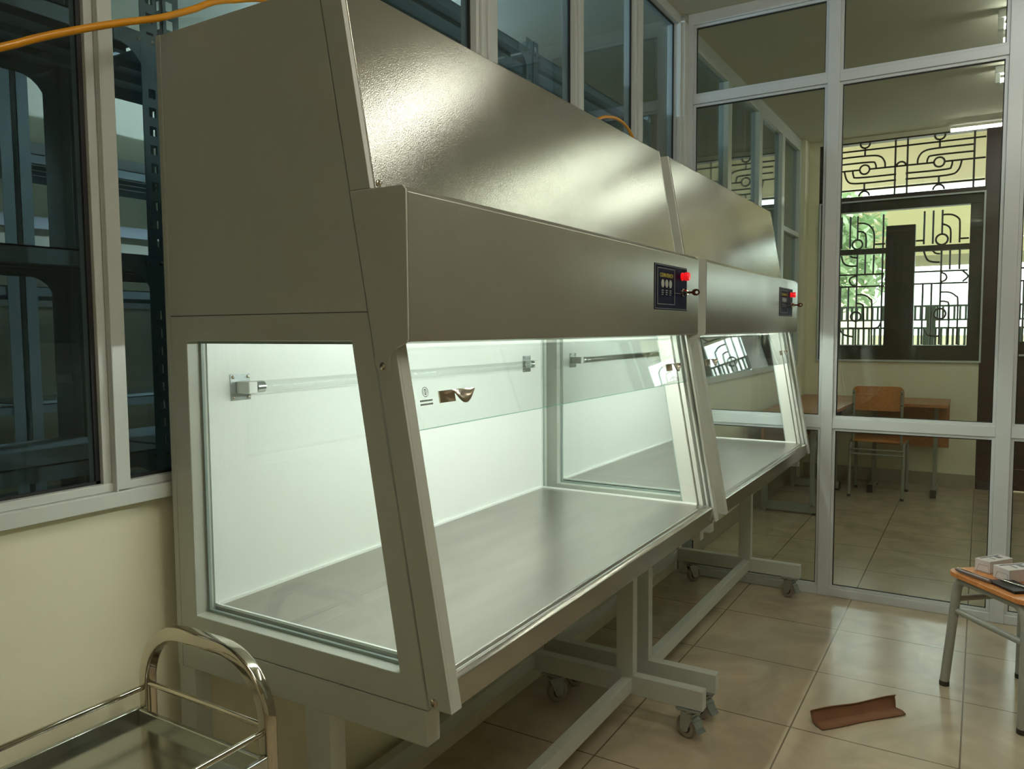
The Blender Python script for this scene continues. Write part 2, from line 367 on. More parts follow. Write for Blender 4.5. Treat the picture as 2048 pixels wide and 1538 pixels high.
# ---- far window: dark frame, iron grille, white framed glass screen
def strokes(mb, lst, dy=0.0, x=7.66, r=0.008):
    for s in lst:
        if s[0] == 'ring':
            c = s[1]; R = s[2]
            mb.tube([(x, c[0]+dy+R*math.cos(2*PI*k/24), c[1]+R*math.sin(2*PI*k/24)) for k in range(24)], r, 6, closed=True)
        else:
            pts = [(x, p[0]+dy, p[1]) for p in s]
            if len(pts) > 2: pts = bez(pts, 4)
            mb.tube(pts, r, 6)
LEFT = [[(1.12,2.37),(1.12,2.085)],[(1.049,2.37),(1.049,2.085)],[(0.987,2.37),(0.987,2.16)],('ring',(0.987,2.118),0.042),
 [(0.984,2.306),(0.933,2.302),(0.884,2.272),(0.852,2.208),(0.851,2.073)],[(0.983,2.233),(0.948,2.228),(0.919,2.196),(0.915,2.081)],
 [(1.20,2.114),(1.124,2.114)],[(0.848,2.112),(0.76,2.112)],[(0.778,2.37),(0.778,1.203)],[(0.985,2.03),(0.985,1.202)],
 [(1.045,2.018),(1.025,2.006),(0.986,1.999)],[(1.119,2.022),(1.099,1.958),(1.057,1.931),(0.989,1.926)],[(1.2,1.849),(0.762,1.847)],
 [(0.984,1.837),(1.03,1.826),(1.046,1.795),(1.028,1.759),(0.991,1.748)],[(1.2,1.741),(0.759,1.741)],[(0.919,2.024),(0.919,1.852)],
 [(0.85,2.02),(0.852,1.854)],[(1.12,1.739),(1.12,1.202)],[(1.053,1.742),(1.05,1.401),(1.028,1.369),(0.831,1.367),(0.791,1.389),(0.783,1.416)],
 [(0.985,1.668),(0.919,1.664),(0.873,1.629),(0.856,1.576),(0.852,1.203)],[(0.985,1.59),(0.942,1.582),(0.924,1.533),(0.918,1.203)],
 ('ring',(0.987,1.472),0.042),[(1.12,1.365),(1.085,1.31),(1.001,1.288)]]
RIGHT = [[(0.457,2.37),(0.457,2.088)],[(0.389,2.37),(0.389,2.088)],[(0.321,2.37),(0.321,2.163)],('ring',(0.321,2.121),0.045),
 [(0.318,2.251),(0.277,2.231),(0.257,2.192),(0.256,2.088)],[(0.321,2.33),(0.25,2.325),(0.20,2.29),(0.19,2.24),(0.189,2.088)],
 [(0.518,2.121),(0.457,2.121)],[(0.186,2.12),(0.121,2.12)],[(0.32,2.029),(0.32,1.223)],[(0.387,2.028),(0.364,2.006),(0.33,2.0)],
 [(0.455,2.028),(0.43,1.959),(0.392,1.935),(0.331,1.928)],[(0.256,2.029),(0.255,1.861)],[(0.185,2.029),(0.184,1.862)],[(0.519,1.852),(0.12,1.852)],
 [(0.322,1.843),(0.288,1.825),(0.276,1.799),(0.286,1.774),(0.316,1.76)],[(0.16,1.849),(0.118,1.801),(0.157,1.759)],[(0.52,1.748),(0.117,1.748)],
 [(0.455,1.747),(0.453,1.222)],[(0.388,1.749),(0.387,1.223)],[(0.317,1.672),(0.25,1.668),(0.205,1.637),(0.187,1.586),(0.187,1.223)],
 [(0.315,1.593),(0.277,1.59),(0.252,1.545),(0.252,1.223)],('ring',(0.32,1.487),0.045),[(0.437,1.36),(0.405,1.304),(0.321,1.295)]]
def halfring(c, z, R, up): return [(c+R*math.cos(a), z+(R*math.sin(a) if up else -R*math.sin(a))) for a in [PI*k/8 for k in range(9)]]
def TOP(c, mir):
    q = lambda dy, z: (c-dy*mir, z)
    e = 0.255       # half width of a module
    return [[q(-e, 2.895), q(0.02, 2.895), q(0.12, 2.88), q(0.160, 2.83), q(0.165, 2.777)], [q(-e, 2.838), q(0.04, 2.838), q(0.085, 2.82), q(0.093, 2.777)],
            [q(e, 2.66), q(-0.06, 2.66), q(-0.14, 2.69), q(-0.168, 2.777)], [q(e, 2.71), q(-0.05, 2.71), q(-0.09, 2.73), q(-0.098, 2.777)],
            ('ring', (c, 2.777), 0.040), [(c, 2.895), (c, 2.968)], halfring(c, 3.005, 0.04, False), [(c, 2.66), (c, 2.59)], halfring(c, 2.545, 0.042, True)]
topstrokes = TOP(0.942, 1)+TOP(0.358, -1)+[[(1.26, z), (0.02, z)] for z in (2.947, 2.60)]+[[(1.26, 2.777), (0.985, 2.777)], [(0.90, 2.777), (0.40, 2.777)], [(0.316, 2.777), (0.02, 2.777)]]
topstrokes += [[(y, 3.01), (y, 2.54)] for y in (1.262, 0.697, 0.602, 0.102)]+[halfring(0.65, 2.777, 0.036, True)]
def far_window():
    X0, X1 = 7.61, 7.70
    f = MB()
    f.box(X0, X1, 1.267, 1.31, 1.087, 3.012)                     # left jamb
    f.box(X0, X1, 0.0, 1.31, 2.40, 2.535)                        # beam under the top grille
    f.box(X0, X1, 0.0, 1.31, 3.0, 3.012)
    f.box(X0, X1, 0.0, 1.31, 1.087, 1.215)                       # bottom rail
    f.box(X0, X1, 1.165, 1.27, 1.2, 2.40)
    f.box(X0+0.01, X1-0.02, 0.75, 1.165, 2.025, 2.073).box(X0+0.01, X1-0.02, 0.114, 0.52, 2.025, 2.073)
    f.box(X0, X1, 0.017, 0.114, 1.2, 2.40)
    o = f.build('window_3', DARKWOOD, bevel=0.003); struct(o, 'dark wooden far window with patterned iron grille', 'window')
    MB().box(X0-0.004, X1, 0.52, 0.75, 1.2, 2.26).box(X0-0.008, X0-0.004, 0.55, 0.72, 1.25, 2.2).build('shutter', DARKWOOD, o, bevel=0.003)
    g = MB(); strokes(g, LEFT); strokes(g, RIGHT); g.build('grille', IRON, o)
    g = MB(); strokes(g, topstrokes); g.build('top_grille', IRON, o)
    s = MB().ring([(0.005, 1.07), (1.302, 1.07), (1.302, 2.495), (0.005, 2.495)], [(0.019, 1.084), (1.288, 1.084), (1.288, 2.481), (0.019, 2.481)], 7.572, 7.594)
    s.build('screen_frame', ALU, o, bevel=0.001)
    MB().box(7.580, 7.585, 0.019, 1.288, 1.084, 2.481).build('screen_glass', G_FAR, o)
far_window()
def far_door():
    X0, X1 = 7.605, 7.70
    f = MB().box(X0-0.01, X1, -0.106, 0.017, 0, 3.012).box(X0-0.01, X1, -1.45, -1.35, 0, 3.012).box(X0, X1, -1.35, -0.106, 2.40, 2.535).box(X0, X1, -1.35, -0.106, 3.0, 3.012)
    o = f.build('door_1', MAROON, bevel=0.003); struct(o, 'dark maroon wooden door with grilled glass upper half', 'door')
    for a, b in ((-0.725, -0.106), (-1.35, -0.731)):
        L = MB().ring([(a, 0.01), (b, 0.01), (b, 2.40), (a, 2.40)], [(a+0.1, 1.22), (b-0.1, 1.22), (b-0.1, 2.30), (a+0.1, 2.30)], X0+0.01, X0+0.05)
        L.box(X0+0.016, X0+0.044, a+0.05, b-0.05, 0.05, 1.25)
        L.ring([(a+0.08, 0.16), (b-0.08, 0.16), (b-0.08, 1.1), (a+0.08, 1.1)], [(a+0.11, 0.19), (b-0.11, 0.19), (b-0.11, 1.07), (a+0.11, 1.07)], X0+0.004, X0+0.02)
        L.build('door_leaf', MAROON, o, bevel=0.003)
    g = MB(); strokes(g, RIGHT, -0.735, 7.67); strokes(g, RIGHT, -1.36, 7.67)
    strokes(g, [s if s[0] == 'ring' and False else s for s in TOP(-0.43, 1)+TOP(-1.02, -1)], 0, 7.67)
    strokes(g, [[(-0.106, z), (-1.35, z)] for z in (2.947, 2.777, 2.60)]+[[(y, 3.01), (y, 2.54)] for y in (-0.18, -0.68, -0.77, -1.28)], 0, 7.67)
    g.build('grille', IRON, o)
    MB().ring([(-0.115, 1.13), (-1.34, 1.13), (-1.34, 2.475), (-0.115, 2.475)], [(-0.13, 1.145), (-1.325, 1.145), (-1.325, 2.46), (-0.13, 2.46)], 7.565, 7.59).build('screen_frame', ALU, o, bevel=0.001)
    MB().box(7.575, 7.58, -1.325, -0.13, 1.145, 2.46).build('screen_glass', G_FAR, o)
far_door()

# ================================================================ OUTSIDE
og = MB().box(7.9, 40, -20, 20, -0.3, -0.02).build('ground', CONC); struct(og, 'pale concrete yard outside', 'ground')
ob = MB().box(9.5, 9.75, -5, 5, 2.92, 3.6).box(7.75, 9.75, -5, 5, 3.35, 3.6).build('trim_4', OUTW); struct(ob, 'cream veranda beam and soffit outside the far window', 'trim')
def railing(z0, z1, x, label):
    r = MB().box(x-0.03, x+0.03, -3.2, 2.3, z1-0.022, z1).box(x-0.025, x+0.025, -3.2, 2.3, z0, z0+0.02)
    o = r.build('veranda_railing', OUTG); tag(o, label, 'railing', 'veranda railings outside')
    b = MB(); y = -3.15
    while y < 2.3:
        b.box(x-0.012, x+0.012, y, y+0.022, z0+0.02, z1-0.022); y += 0.055
    b.build('balusters', OUTG, o)
    p = MB()
    for y in (-3.0, -1.9, -0.7, 0.45, 1.5): p.box(x-0.04, x+0.04, y, y+0.09, 0 if z0 < 1.3 else z0-0.2, z1)
    p.build_each('post', OUTG, o)
railing(1.16, 1.375, 9.62, 'lower dark slatted railing seen through the far window')
railing(1.445, 1.62, 9.9, 'upper dark slatted railing seen through the far window')
struct(MB().box(9.5, 9.7, -5, 5, -0.02, 1.15).build('wall_veranda', OUTW), 'cream veranda parapet outside')
bo = thing('opposite_building', (17, 0, 0), 'cream building opposite, seen through the far window', 'building')
MB().box(17, 20, -12, 8, 2.75, 3.7).build('floor_slab', OUTW_SHADE, bo)
MB().box(17.2, 17.6, 1.95, 2.5, 0, 2.75).box(17.2, 17.6, -6.5, -6.0, 0, 2.75).build_each('column', OUTW, bo)
MB().box(19, 19.2, -12, 8, 0, 1.2).build('low_wall', OUTW, bo)
def tree(loc, R, label):
    t = thing('tree', loc, label, 'tree'); x, y, z = loc
    MB().tube(bez([(x, y, 0), (x+0.1, y+0.05, 1.2), (x, y+0.1, 2.4)], 4), 0.09, 8).build('trunk', CONC, t, smooth=True)
    lv = MB()
    for i in range(900):
        a = random.uniform(0, 2*PI); h = random.uniform(-1, 1); rr = R*random.uniform(0.4, 1)
        c = Vector((x+rr*math.cos(a)*math.sqrt(1-h*h), y+rr*math.sin(a)*math.sqrt(1-h*h), 2.6+rr*h*1.2))
        d = Vector((random.uniform(-1,1), random.uniform(-1,1), random.uniform(-1,1))).normalized(); e = d.cross(Vector((0.3,0.2,1))).normalized()
        lv.add([c-d*0.13, c+e*0.06, c+d*0.13, c-e*0.06], [(0,1,2,3)])
    lv.build('foliage', LEAF, t)
tree((14.0, 2.1, 0), 0.9, 'pale green leafy tree outside behind the left half of the far window')

# ================================================================ CLEAN BENCH CABINETS
X0c, X1c = 1.0, 2.51
ys = lambda z: 0.7733+0.175*(z-0.736)
ye = lambda z: ys(z)-0.050
def caster(parent, x, y, ang, brake, ztop=0.108):
    """swivel castor under a foot bar; ang is the rolling direction"""
    d = Vector((math.cos(ang), math.sin(ang), 0)); a = Vector((-math.sin(ang), math.cos(ang), 0)); r = 0.038
    c = Vector((x, y, r))-d*0.012
    b = MB().obox((x, y, ztop-0.003), (1,0,0), (0,1,0), (0,0,1), 0.030, 0.042, 0.0025)
    b.cyl((x, y, ztop-0.006), (x, y, ztop-0.018), 0.019, 18)
    for s in (-1, 1):   # fork cheeks
        o_ = c+a*s*0.0165
        n = 8; arc = [o_+d*0.017*math.cos(t)+Vector((0,0,0.017*math.sin(t))) for t in [-PI+PI*k/n for k in range(n+1)]]
        top = [Vector((x, y, 0))+a*s*0.0165+d*0.026+Vector((0,0,ztop-0.016)), Vector((x, y, 0))+a*s*0.0165-d*0.026+Vector((0,0,ztop-0.016))]
        pl = arc+top; m = len(pl); th = a*0.0025
        b.add([p-th for p in pl]+[p+th for p in pl], [tuple(range(m)), tuple(range(2*m-1, m-1, -1))]+[(i, (i+1)%m, m+(i+1)%m, m+i) for i in range(m)])
    b.obox(Vector((x, y, ztop-0.018)), d, a, (0,0,1), 0.026, 0.0175, 0.003)
    for i in (-1, 1):
        for j in (-1, 1): b.cyl((x+i*0.022, y+j*0.034, ztop-0.012), (x+i*0.022, y+j*0.034, ztop), 0.005, 8)
    br = b.build('castor', ZINC, parent, bevel=0.0008)
    MB().lathe([(0.026,-0.013),(0.034,-0.0135),(r,-0.009),(r,0.009),(0.034,0.0135),(0.026,0.013)], c, a, 30).build('tyre', mat_tyre, br, smooth=True)
    MB().lathe([(0.006,-0.015),(0.012,-0.014),(0.026,-0.0125),(0.026,0.0125),(0.012,0.014),(0.006,0.015)], c, a, 24).build('hub', RUBBER, br, smooth=True)
    if brake:
        f = d*1.0
        p = [c+f*0.026+Vector((0,0,0.042)), c+f*0.040+Vector((0,0,0.030)), c+f*0.050+Vector((0,0,0.008)), c+f*0.062+Vector((0,0,-0.004))]
        bm_ = MB()
        for i in range(3):
            q0, q1 = p[i], p[i+1]; n_ = (q1-q0).cross(a).normalized()*0.0022; w_ = a*0.019
            bm_.add([q0-w_-n_, q0+w_-n_, q1+w_-n_, q1-w_-n_, q0-w_+n_, q0+w_+n_, q1+w_+n_, q1-w_+n_], [(0,3,2,1),(4,5,6,7),(0,1,5,4),(1,2,6,5),(2,3,7,6),(3,0,4,7)])
        bm_.build('brake_pedal', ZINC, br)
mat_tyre = mat('castor_tyre', srgb(156, 146, 130), 0.35, noise=0.1, nscale=20)

def screw(mb, c, n, r=0.0065):
    mb.lathe([(r, 0), (r*0.95, 0.0015), (r*0.6, 0.003), (0.0, 0.0035)], c, n, 14)
def make_cabinet(label):
    t = thing('clean_bench_cabinet', (X0c, 1.1, 0), label, 'cabinet', 'clean bench cabinets along the glazed wall')
    T = 0.045
    zb, zm, zt = 0.736, 1.403, 1.96
    # upper housing: side cheeks, top, back
    up = MB()
    for a, b in ((X0c, X0c+0.012), (X1c-0.012, X1c)):
        up.prism([(ys(zm), zm+0.0002), (1.43, zm+0.0002), (1.43, zt), (ys(zt), zt)], a, b)
    up.box(X0c+0.012, X1c-0.012, 1.418, 1.43, zm, zt).box(X0c+0.012, X1c-0.012, ys(zt), 1.418, zt-0.012, zt)
    up.box(X0c+0.012, X1c-0.012, ys(1.375), 1.418, 1.365, 1.375)
    up.build('upper_housing', PAINT, t, bevel=0.0015)
    # side frames around the end windows
    for a, b in ((X0c, X0c+T), (X1c-T, X1c)):
        MB().ring([(ys(zb), zb), (1.43, zb), (1.43, zm-0.0008), (ys(zm), zm-0.0008)], [(0.832, 0.7875), (1.368, 0.7875), (1.368, 1.3525), (0.926, 1.3525)], a, b).build('side_frame', PAINT, t, bevel=0.002)
        xm = a+0.037 if a < 1.5 else b-0.037      # glass set deep in the frame
        MB().prism([(0.828, 0.783), (1.372, 0.783), (1.372, 1.357), (0.922, 1.357)], xm-0.0025, xm+0.0025).build('side_glass', G_CLEAR, t)
        sl = MB().ring([(0.832, 0.7875), (1.368, 0.7875), (1.368, 1.3525), (0.926, 1.3525)], [(0.838, 0.793), (1.362, 0.793), (1.362, 1.347), (0.930, 1.347)], min(xm-0.0026, xm+(-0.0026 if a < 1.5 else 0.0026)), xm+(-0.0085 if a < 1.5 else 0.0085))
        sl.build('glass_seal', mat_seal, t)
    for a, b in ((X0c-0.0014, X0c), (X1c, X1c+0.0014)): MB().box(a, b, 1.416, 1.430, 0.672, zt).build('rear_flange', PAINT, t, bevel=0.0005)
    # back
    MB().box(X0c+T, X1c-T, 1.365, 1.43, zb, 1.403).build('rear_panel', PAINT_IN, t)
    sealm = MB().box(X0c+T, X1c-T, 1.359, 1.365, 0.795, 0.801).box(X0c+T, X0c+T+0.005, ys(0.8), 1.365, 0.795, 0.800).box(X1c-T-0.005, X1c-T, ys(0.8), 1.365, 0.795, 0.800).box(X1c-T-0.004, X1c-T, 1.361, 1.365, 0.8, 1.36)
    sealm.build('sealant_bead', PAINT_IN, t)
    # upper slanted cover
    zc0 = 1.607
    cov = MB()
    cov.prism([(ye(zc0), zc0), (ys(zc0)-0.004, zc0), (ys(zt)-0.004, zt), (ye(zt), zt)], X0c+0.010, X1c-0.010)
    cv = cov.build('upper_front_cover', STEEL_P, t, bevel=0.003)
    ck = MB()
    for a, b in ((X0c-0.001, X0c+0.010), (X1c-0.010, X1c+0.001)): ck.prism([(ye(zc0)+0.001, zc0), (ys(zc0)-0.004, zc0), (ys(zt)-0.004, zt), (ye(zt)+0.001, zt)], a, b)
    ck.build_each('cover_end', PAINT, cv, bevel=0.001)
    s = MB(); nrm = (0, -1, 0.175)
    for x in (X0c+0.022, X1c-0.022): screw(s, (x, ye(1.618)-0.0005, 1.618), nrm)
    s.build_each('screw', CHROME, cv, smooth=True)
    # hood with the switch panel
    hd = MB()
    zh0, zh1, yf = 1.352, 1.605, 0.80
    hd.prism([(yf, zh0+0.006), (yf+0.002, zh0), (ye(zh0)+0.004, zh0-0.004), (ye(zh0)+0.004, zh0+0.010), (yf+0.008, zh0+0.012), (yf+0.008, zh1-0.012), (ye(zh1)+0.004, zh1-0.010), (ye(zh1)+0.004, zh1), (yf+0.010, zh1), (yf, zh1-0.010)], X0c+0.002, X1c-0.002)
    hood = hd.build('hood', STEEL_H, t, bevel=0.002)
    ends = MB()
    tab = [(ys(1.607)-0.0045, 1.606), (yf+0.008, 1.606), (yf+0.001, 1.598), (yf+0.001, zh0+0.004), (yf+0.004, zh0-0.001), (yf+0.018, 1.345)]
    # swan neck down to the screw tab
    tab += [(0.826, 1.341), (0.834, 1.336), (0.840, 1.328), (0.8415, 1.318), (0.8425, 1.308), (0.847, 1.3005), (0.8555, 1.2975), (0.864, 1.3005), (0.869, 1.308), (0.8735, 1.318), (ys(1.33)-0.0045, 1.33)]
    for a, b in ((X0c-0.002, X0c+0.002), (X1c-0.002, X1c+0.002)): ends.prism(tab, a, b)
    ends.build_each('hood_end', PAINT, hood, bevel=0.001)
    s = MB()
    screw(s, (X0c-0.002, 0.8555, 1.3115), (-1, 0, 0), 0.0068); screw(s, (X1c+0.002, 0.8555, 1.3115), (1, 0, 0), 0.0068)
    s.build_each('screw', CHROME, hood, smooth=True)
    # switch panel
    px0, px1, pz0, pz1 = 2.105, 2.388, 1.427, 1.559; y = yf
    pn = MB().box(px0, px1, y-0.0015, y+0.001, pz0, pz1).build('control_panel', NAVY, t, bevel=0.001)
    fr = MB()
    for (a, b, c, d) in ((2.128, 2.272, 1.4425, 1.5475),):
        fr.ring([(a, c), (b, c), (b, d), (a, d)], [(a+0.0012, c+0.0012), (b-0.0012, c+0.0012), (b-0.0012, d-0.0012), (a+0.0012, d-0.0012)], y-0.0021, y-0.0014, 'y')
    fr.ring([(px0+0.003, pz0+0.003), (px1-0.003, pz0+0.003), (px1-0.003, pz1-0.003), (px0+0.003, pz1-0.003)], [(px0+0.004, pz0+0.004), (px1-0.004, pz0+0.004), (px1-0.004, pz1-0.004), (px0+0.004, pz1-0.004)], y-0.0021, y-0.0014, 'y')
    fr.box(2.276, 2.33, y-0.0021, y-0.0014, 1.478, 1.479)
    fr.build('printed_border', PALE, pn)
    text_mesh('printed_text', 'CLEAN BENCH', 0.0165, GOLD, (2.202, y-0.0018, 1.5265), (1,0,0), (0,0,1), pn)
    for i, xx in enumerate((2.170, 2.203, 2.235)):
        k = MB()
        k.lathe([(0.012, 0), (0.0118, 0.0008), (0.0, 0.001)], (xx, y-0.0015, 1.503), (0,-1,0), 22)
        k.build('touch_key', PALE, pn, smooth=True)
    for xx in (2.170, 2.203, 2.235):      # tiny illegible print under each key
        q = MB()
        for dz in (0.0, -0.006, -0.012): q.box(xx-0.008, xx+0.008-0.003*(dz < -0.01), y-0.0021, y-0.0014, 1.482+dz, 1.4845+dz)
        q.build('printed_marks', PALE, pn)
    MB().lathe([(0.0125, 0), (0.0125, 0.004), (0.010, 0.004), (0.010, 0.010), (0.0128, 0.0105), (0.0128, 0.022), (0.011, 0.0245), (0, 0.025)], (2.338, y-0.001, 1.531), (0,-1,0), 26).build('push_button', RED, pn, smooth=True)
    MB().lathe([(0.0125, 0), (0.0125, 0.006), (0.0095, 0.007), (0.0095, 0.018), (0.0075, 0.020), (0, 0.020)], (2.338, y-0.001, 1.482), (0,-1,0), 26).build('key_switch', CHROME, pn, smooth=True)
    ky = MB().box(2.3365, 2.3395, y-0.034, y-0.020, 1.4785, 1.4855)
    n = 10; outer = [(y-0.046+0.013*math.cos(2*PI*k/n), 1.482+0.0105*math.sin(2*PI*k/n)) for k in range(n)]; inner = [(y-0.049+0.005*math.cos(2*PI*k/n), 1.482+0.0045*math.sin(2*PI*k/n)) for k in range(n)]
    ky.ring(outer, inner, 2.3365, 2.3395)
    ky.build('key', mat_key, pn)
    # front corner tracks (C profile)
    for sgn, xa in ((1, X0c), (-1, X1c)):
        tr = MB()
        z0, z1 = 0.742, 1.606
        def slab(d0, d1, xw0, xw1):
            tr.prism([(ye(z0)+d0, z0), (ye(z0)+d1, z0), (ye(z1)+d1, z1), (ye(z1)+d0, z1)], xa+sgn*xw0, xa+sgn*xw1)
        slab(0, 0.0455, 0.0, 0.006); slab(0, 0.006, 0.006, 0.030); slab(0.018, 0.023, 0.006, 0.030); slab(0.034, 0.048, 0.006, 0.034)
        k = tr.build('sash_track', PAINT, t, bevel=0.0008)
        s = MB(); screw(s, (xa, 0.7601, 0.7535), (-sgn, 0, 0), 0.0075); s.build_each('screw', CHROME, k, smooth=True)
    # sliding sash
    off = 0.0265
    za, zbt = 1.198, 1.60
    sh = MB().prism([(ye(za)+off, za), (ye(za)+off+0.005, za), (ye(zbt)+off+0.005, zbt), (ye(zbt)+off, zbt)], X0c+0.008, X1c-0.008).build('sash_glass', G_SASH, t)
    MB().prism([(ye(za)+off, za-0.0012), (ye(za)+off+0.005, za-0.0012), (ye(za)+off+0.005, za-0.0002), (ye(za)+off, za-0.0002)], X0c+0.008, X1c-0.008).build('sash_edge', mat_edge, sh)
    sd = Vector((0, 0.175, 1)).normalized(); sn = Vector((0, -1, 0.175)).normalized()
    for i, xc in enumerate((X0c+0.178, X1c-0.145)):
        # sunk finger pull: cut-out plate and a curled lip
        base = Vector((xc, ye(1.25)+off-0.001, 1.25))
        h = MB()
        h.obox(base-Vector((0.022,0,0)), (1,0,0), sd, sn, 0.024, 0.011, 0.0012)
        cols = 14; rows = 7; vs = []; th = 0.0012
        for side in (0, 1):
            for i_ in range(cols+1):
                u = i_/cols; xx = -0.018+0.066*u
                wdt = 0.020*math.sin(PI*min(1, max(0.02, u)))+0.004
                for j in range(rows+1):
                    a = PI*0.62*j/rows; rad = 0.010+side*th
                    dz = 0.011-wdt*1.15*(j/rows); outw = 0.004+rad*math.sin(a)*1.1
                    vs.append(base+Vector((xx, 0, 0))+sd*dz+sn*(outw))
        fs = []; W = rows+1; NN = (cols+1)*W
        for side in (0, 1):
            for i_ in range(cols):
                for j in range(rows):
                    q = (side*NN+i_*W+j, side*NN+(i_+1)*W+j, side*NN+(i_+1)*W+j+1, side*NN+i_*W+j+1); fs.append(q if side else q[::-1])
        h.add(vs, fs)
        h.build('finger_pull', mat_pull, sh, smooth=True)
    bc = Vector((X0c+0.094, ye(1.262)+off-0.0006, 1.262))
    lg = MB(); lg.tube([bc+Vector((0.0085*math.cos(2*PI*k/24),0,0))+sd*0.0085*math.sin(2*PI*k/24) for k in range(24)], 0.0006, 4, closed=True)
    lg.tube([bc+Vector((0.005*math.cos(2*PI*k/16),0,0))+sd*0.005*math.sin(2*PI*k/16) for k in range(16)], 0.0005, 4, closed=True)
    lg.obox(bc, (1,0,0), sd, sn, 0.0008, 0.005, 0.0003)
    lg.build('printed_logo', INK, sh)
    q = MB()      # two lines of tiny illegible print
    for k_ in range(2):
        for j in range(8): q.obox(bc-sd*(0.0155+0.0065*k_)+Vector((-0.0165+0.0046*j, 0, 0)), (1,0,0), sd, sn, 0.0017, 0.0016, 0.0003)
    q.build('printed_marks', INK, sh)
    # work surface with beaded front edge
    wt = MB(); yb = 1.365
    wt.prism([(0.764, 0.795), (yb, 0.795), (yb, 0.789), (0.742, 0.789), (0.742, 0.7905), (0.752, 0.793)], X0c+T, X1c-T)
    w_ = wt.build('worktop', STEEL_T, t)
    ed = MB()
    ed.prism([(0.764, 0.7952), (0.758, 0.7965), (0.752, 0.7930), (0.748, 0.7930), (0.744, 0.7945), (0.7385, 0.791), (0.735, 0.787), (0.735, 0.739), (0.740, 0.736), (0.742, 0.740), (0.742, 0.7885), (0.764, 0.789)], X0c+0.035, X1c-0.035)
    ed.build('worktop_edge', STEEL_E, w_, bevel=0.0006)
    MB().box(X0c+T, X1c-T, 0.76, 1.36, 0.740, 0.788).build('worktop_tray', PAINT, t)
    # stand
    for x0 in (X0c, X1c-0.036):
        MB().box(x0, x0+0.036, 0.775, 1.43, 0.672, 0.7345).build('support_beam', PAINT, t, bevel=0.002)
    for x0 in (X0c, X1c-0.066):
        MB().box(x0, x0+0.040, 0.998, 1.060, 0.175, 0.672).build('front_post', PAINT, t, bevel=0.002)
        MB().box(x0, x0+0.040, 1.380, 1.430, 0.175, 0.672).build('rear_post', PAINT, t, bevel=0.002)
        MB().box(x0, x0+0.040, 0.752, 1.430, 0.108, 0.175).build('foot_bar', PAINT, t, bevel=0.002)
        for (yy, ang, brk) in ((0.80, -PI*0.61, True), (1.315, PI*0.80, False)):
            caster(t, x0+0.020, yy, ang, brk)
    MB().box(X0c+0.040, X1c-0.066, 1.000, 1.036, 0.118, 0.168).build('front_stretcher', PAINT, t, bevel=0.002)
    MB().box(X0c+0.040, X1c-0.066, 1.385, 1.421, 0.118, 0.168).build('rear_stretcher', PAINT, t, bevel=0.002)
    # lamps: work lamp behind the hood, clear germicidal tube on the rear panel
    MB().cyl((X0c+0.10, 0.876, 1.357), (X1c-0.10, 0.876, 1.357), 0.0085, 16).build('work_lamp', TUBE_C, t, smooth=True)
    MB().box(X0c+T, X1c-T, 0.866, 0.888, 1.358, 1.366).build('lamp_batten', WHITEP, t)
    for x in (X0c+0.125, X1c-0.155):
        b = MB().box(x-0.026, x+0.026, 1.3625, 1.365, 1.224, 1.280).build('tube_bracket', ZINC, t)
        q = MB()
        for i in (-1, 1):
            for j in (-1, 1): screw(q, (x+i*0.020, 1.3622, 1.252+j*0.022), (0,-1,0), 0.004)
        q.build_each('screw', CHROME, b, smooth=True)
        sg = 1 if x < 1.8 else -1
        MB().box(x-0.012*sg, x+0.012*sg, 1.322, 1.3625, 1.239, 1.265).build('tube_socket', WHITEP, b, bevel=0.003)
    MB().cyl((X0c+0.142, 1.335, 1.252), (X1c-0.172, 1.335, 1.252), 0.0125, 18).build('germicidal_tube', UVG, t, smooth=True)
    MB().cyl((X0c+0.139, 1.335, 1.252), (X0c+0.160, 1.335, 1.252), 0.0132, 18).cyl((X1c-0.190, 1.335, 1.252), (X1c-0.169, 1.335, 1.252), 0.0132, 18).build_each('tube_cap', ZINC, t, smooth=True)
    return t
mat_seal = mat('grey_green_seal', srgb(150, 165, 158), 0.4)
mat_key = mat('bronze_key', srgb(120, 70, 58), 0.3, metal=0.8)
mat_edge = mat('glass_edge_green', srgb(150, 215, 195), 0.15)
mat_pull = mat('steel_finger_pull', srgb(186, 168, 150), 0.22, metal=0.95)
cab1 = make_cabinet('nearer cream and steel clean bench cabinet with lit glass chamber')
cab2 = copy_tree(cab1); cab2.location.x += 1.59
cab2['label'] = 'farther clean bench cabinet standing next to the glass partition'

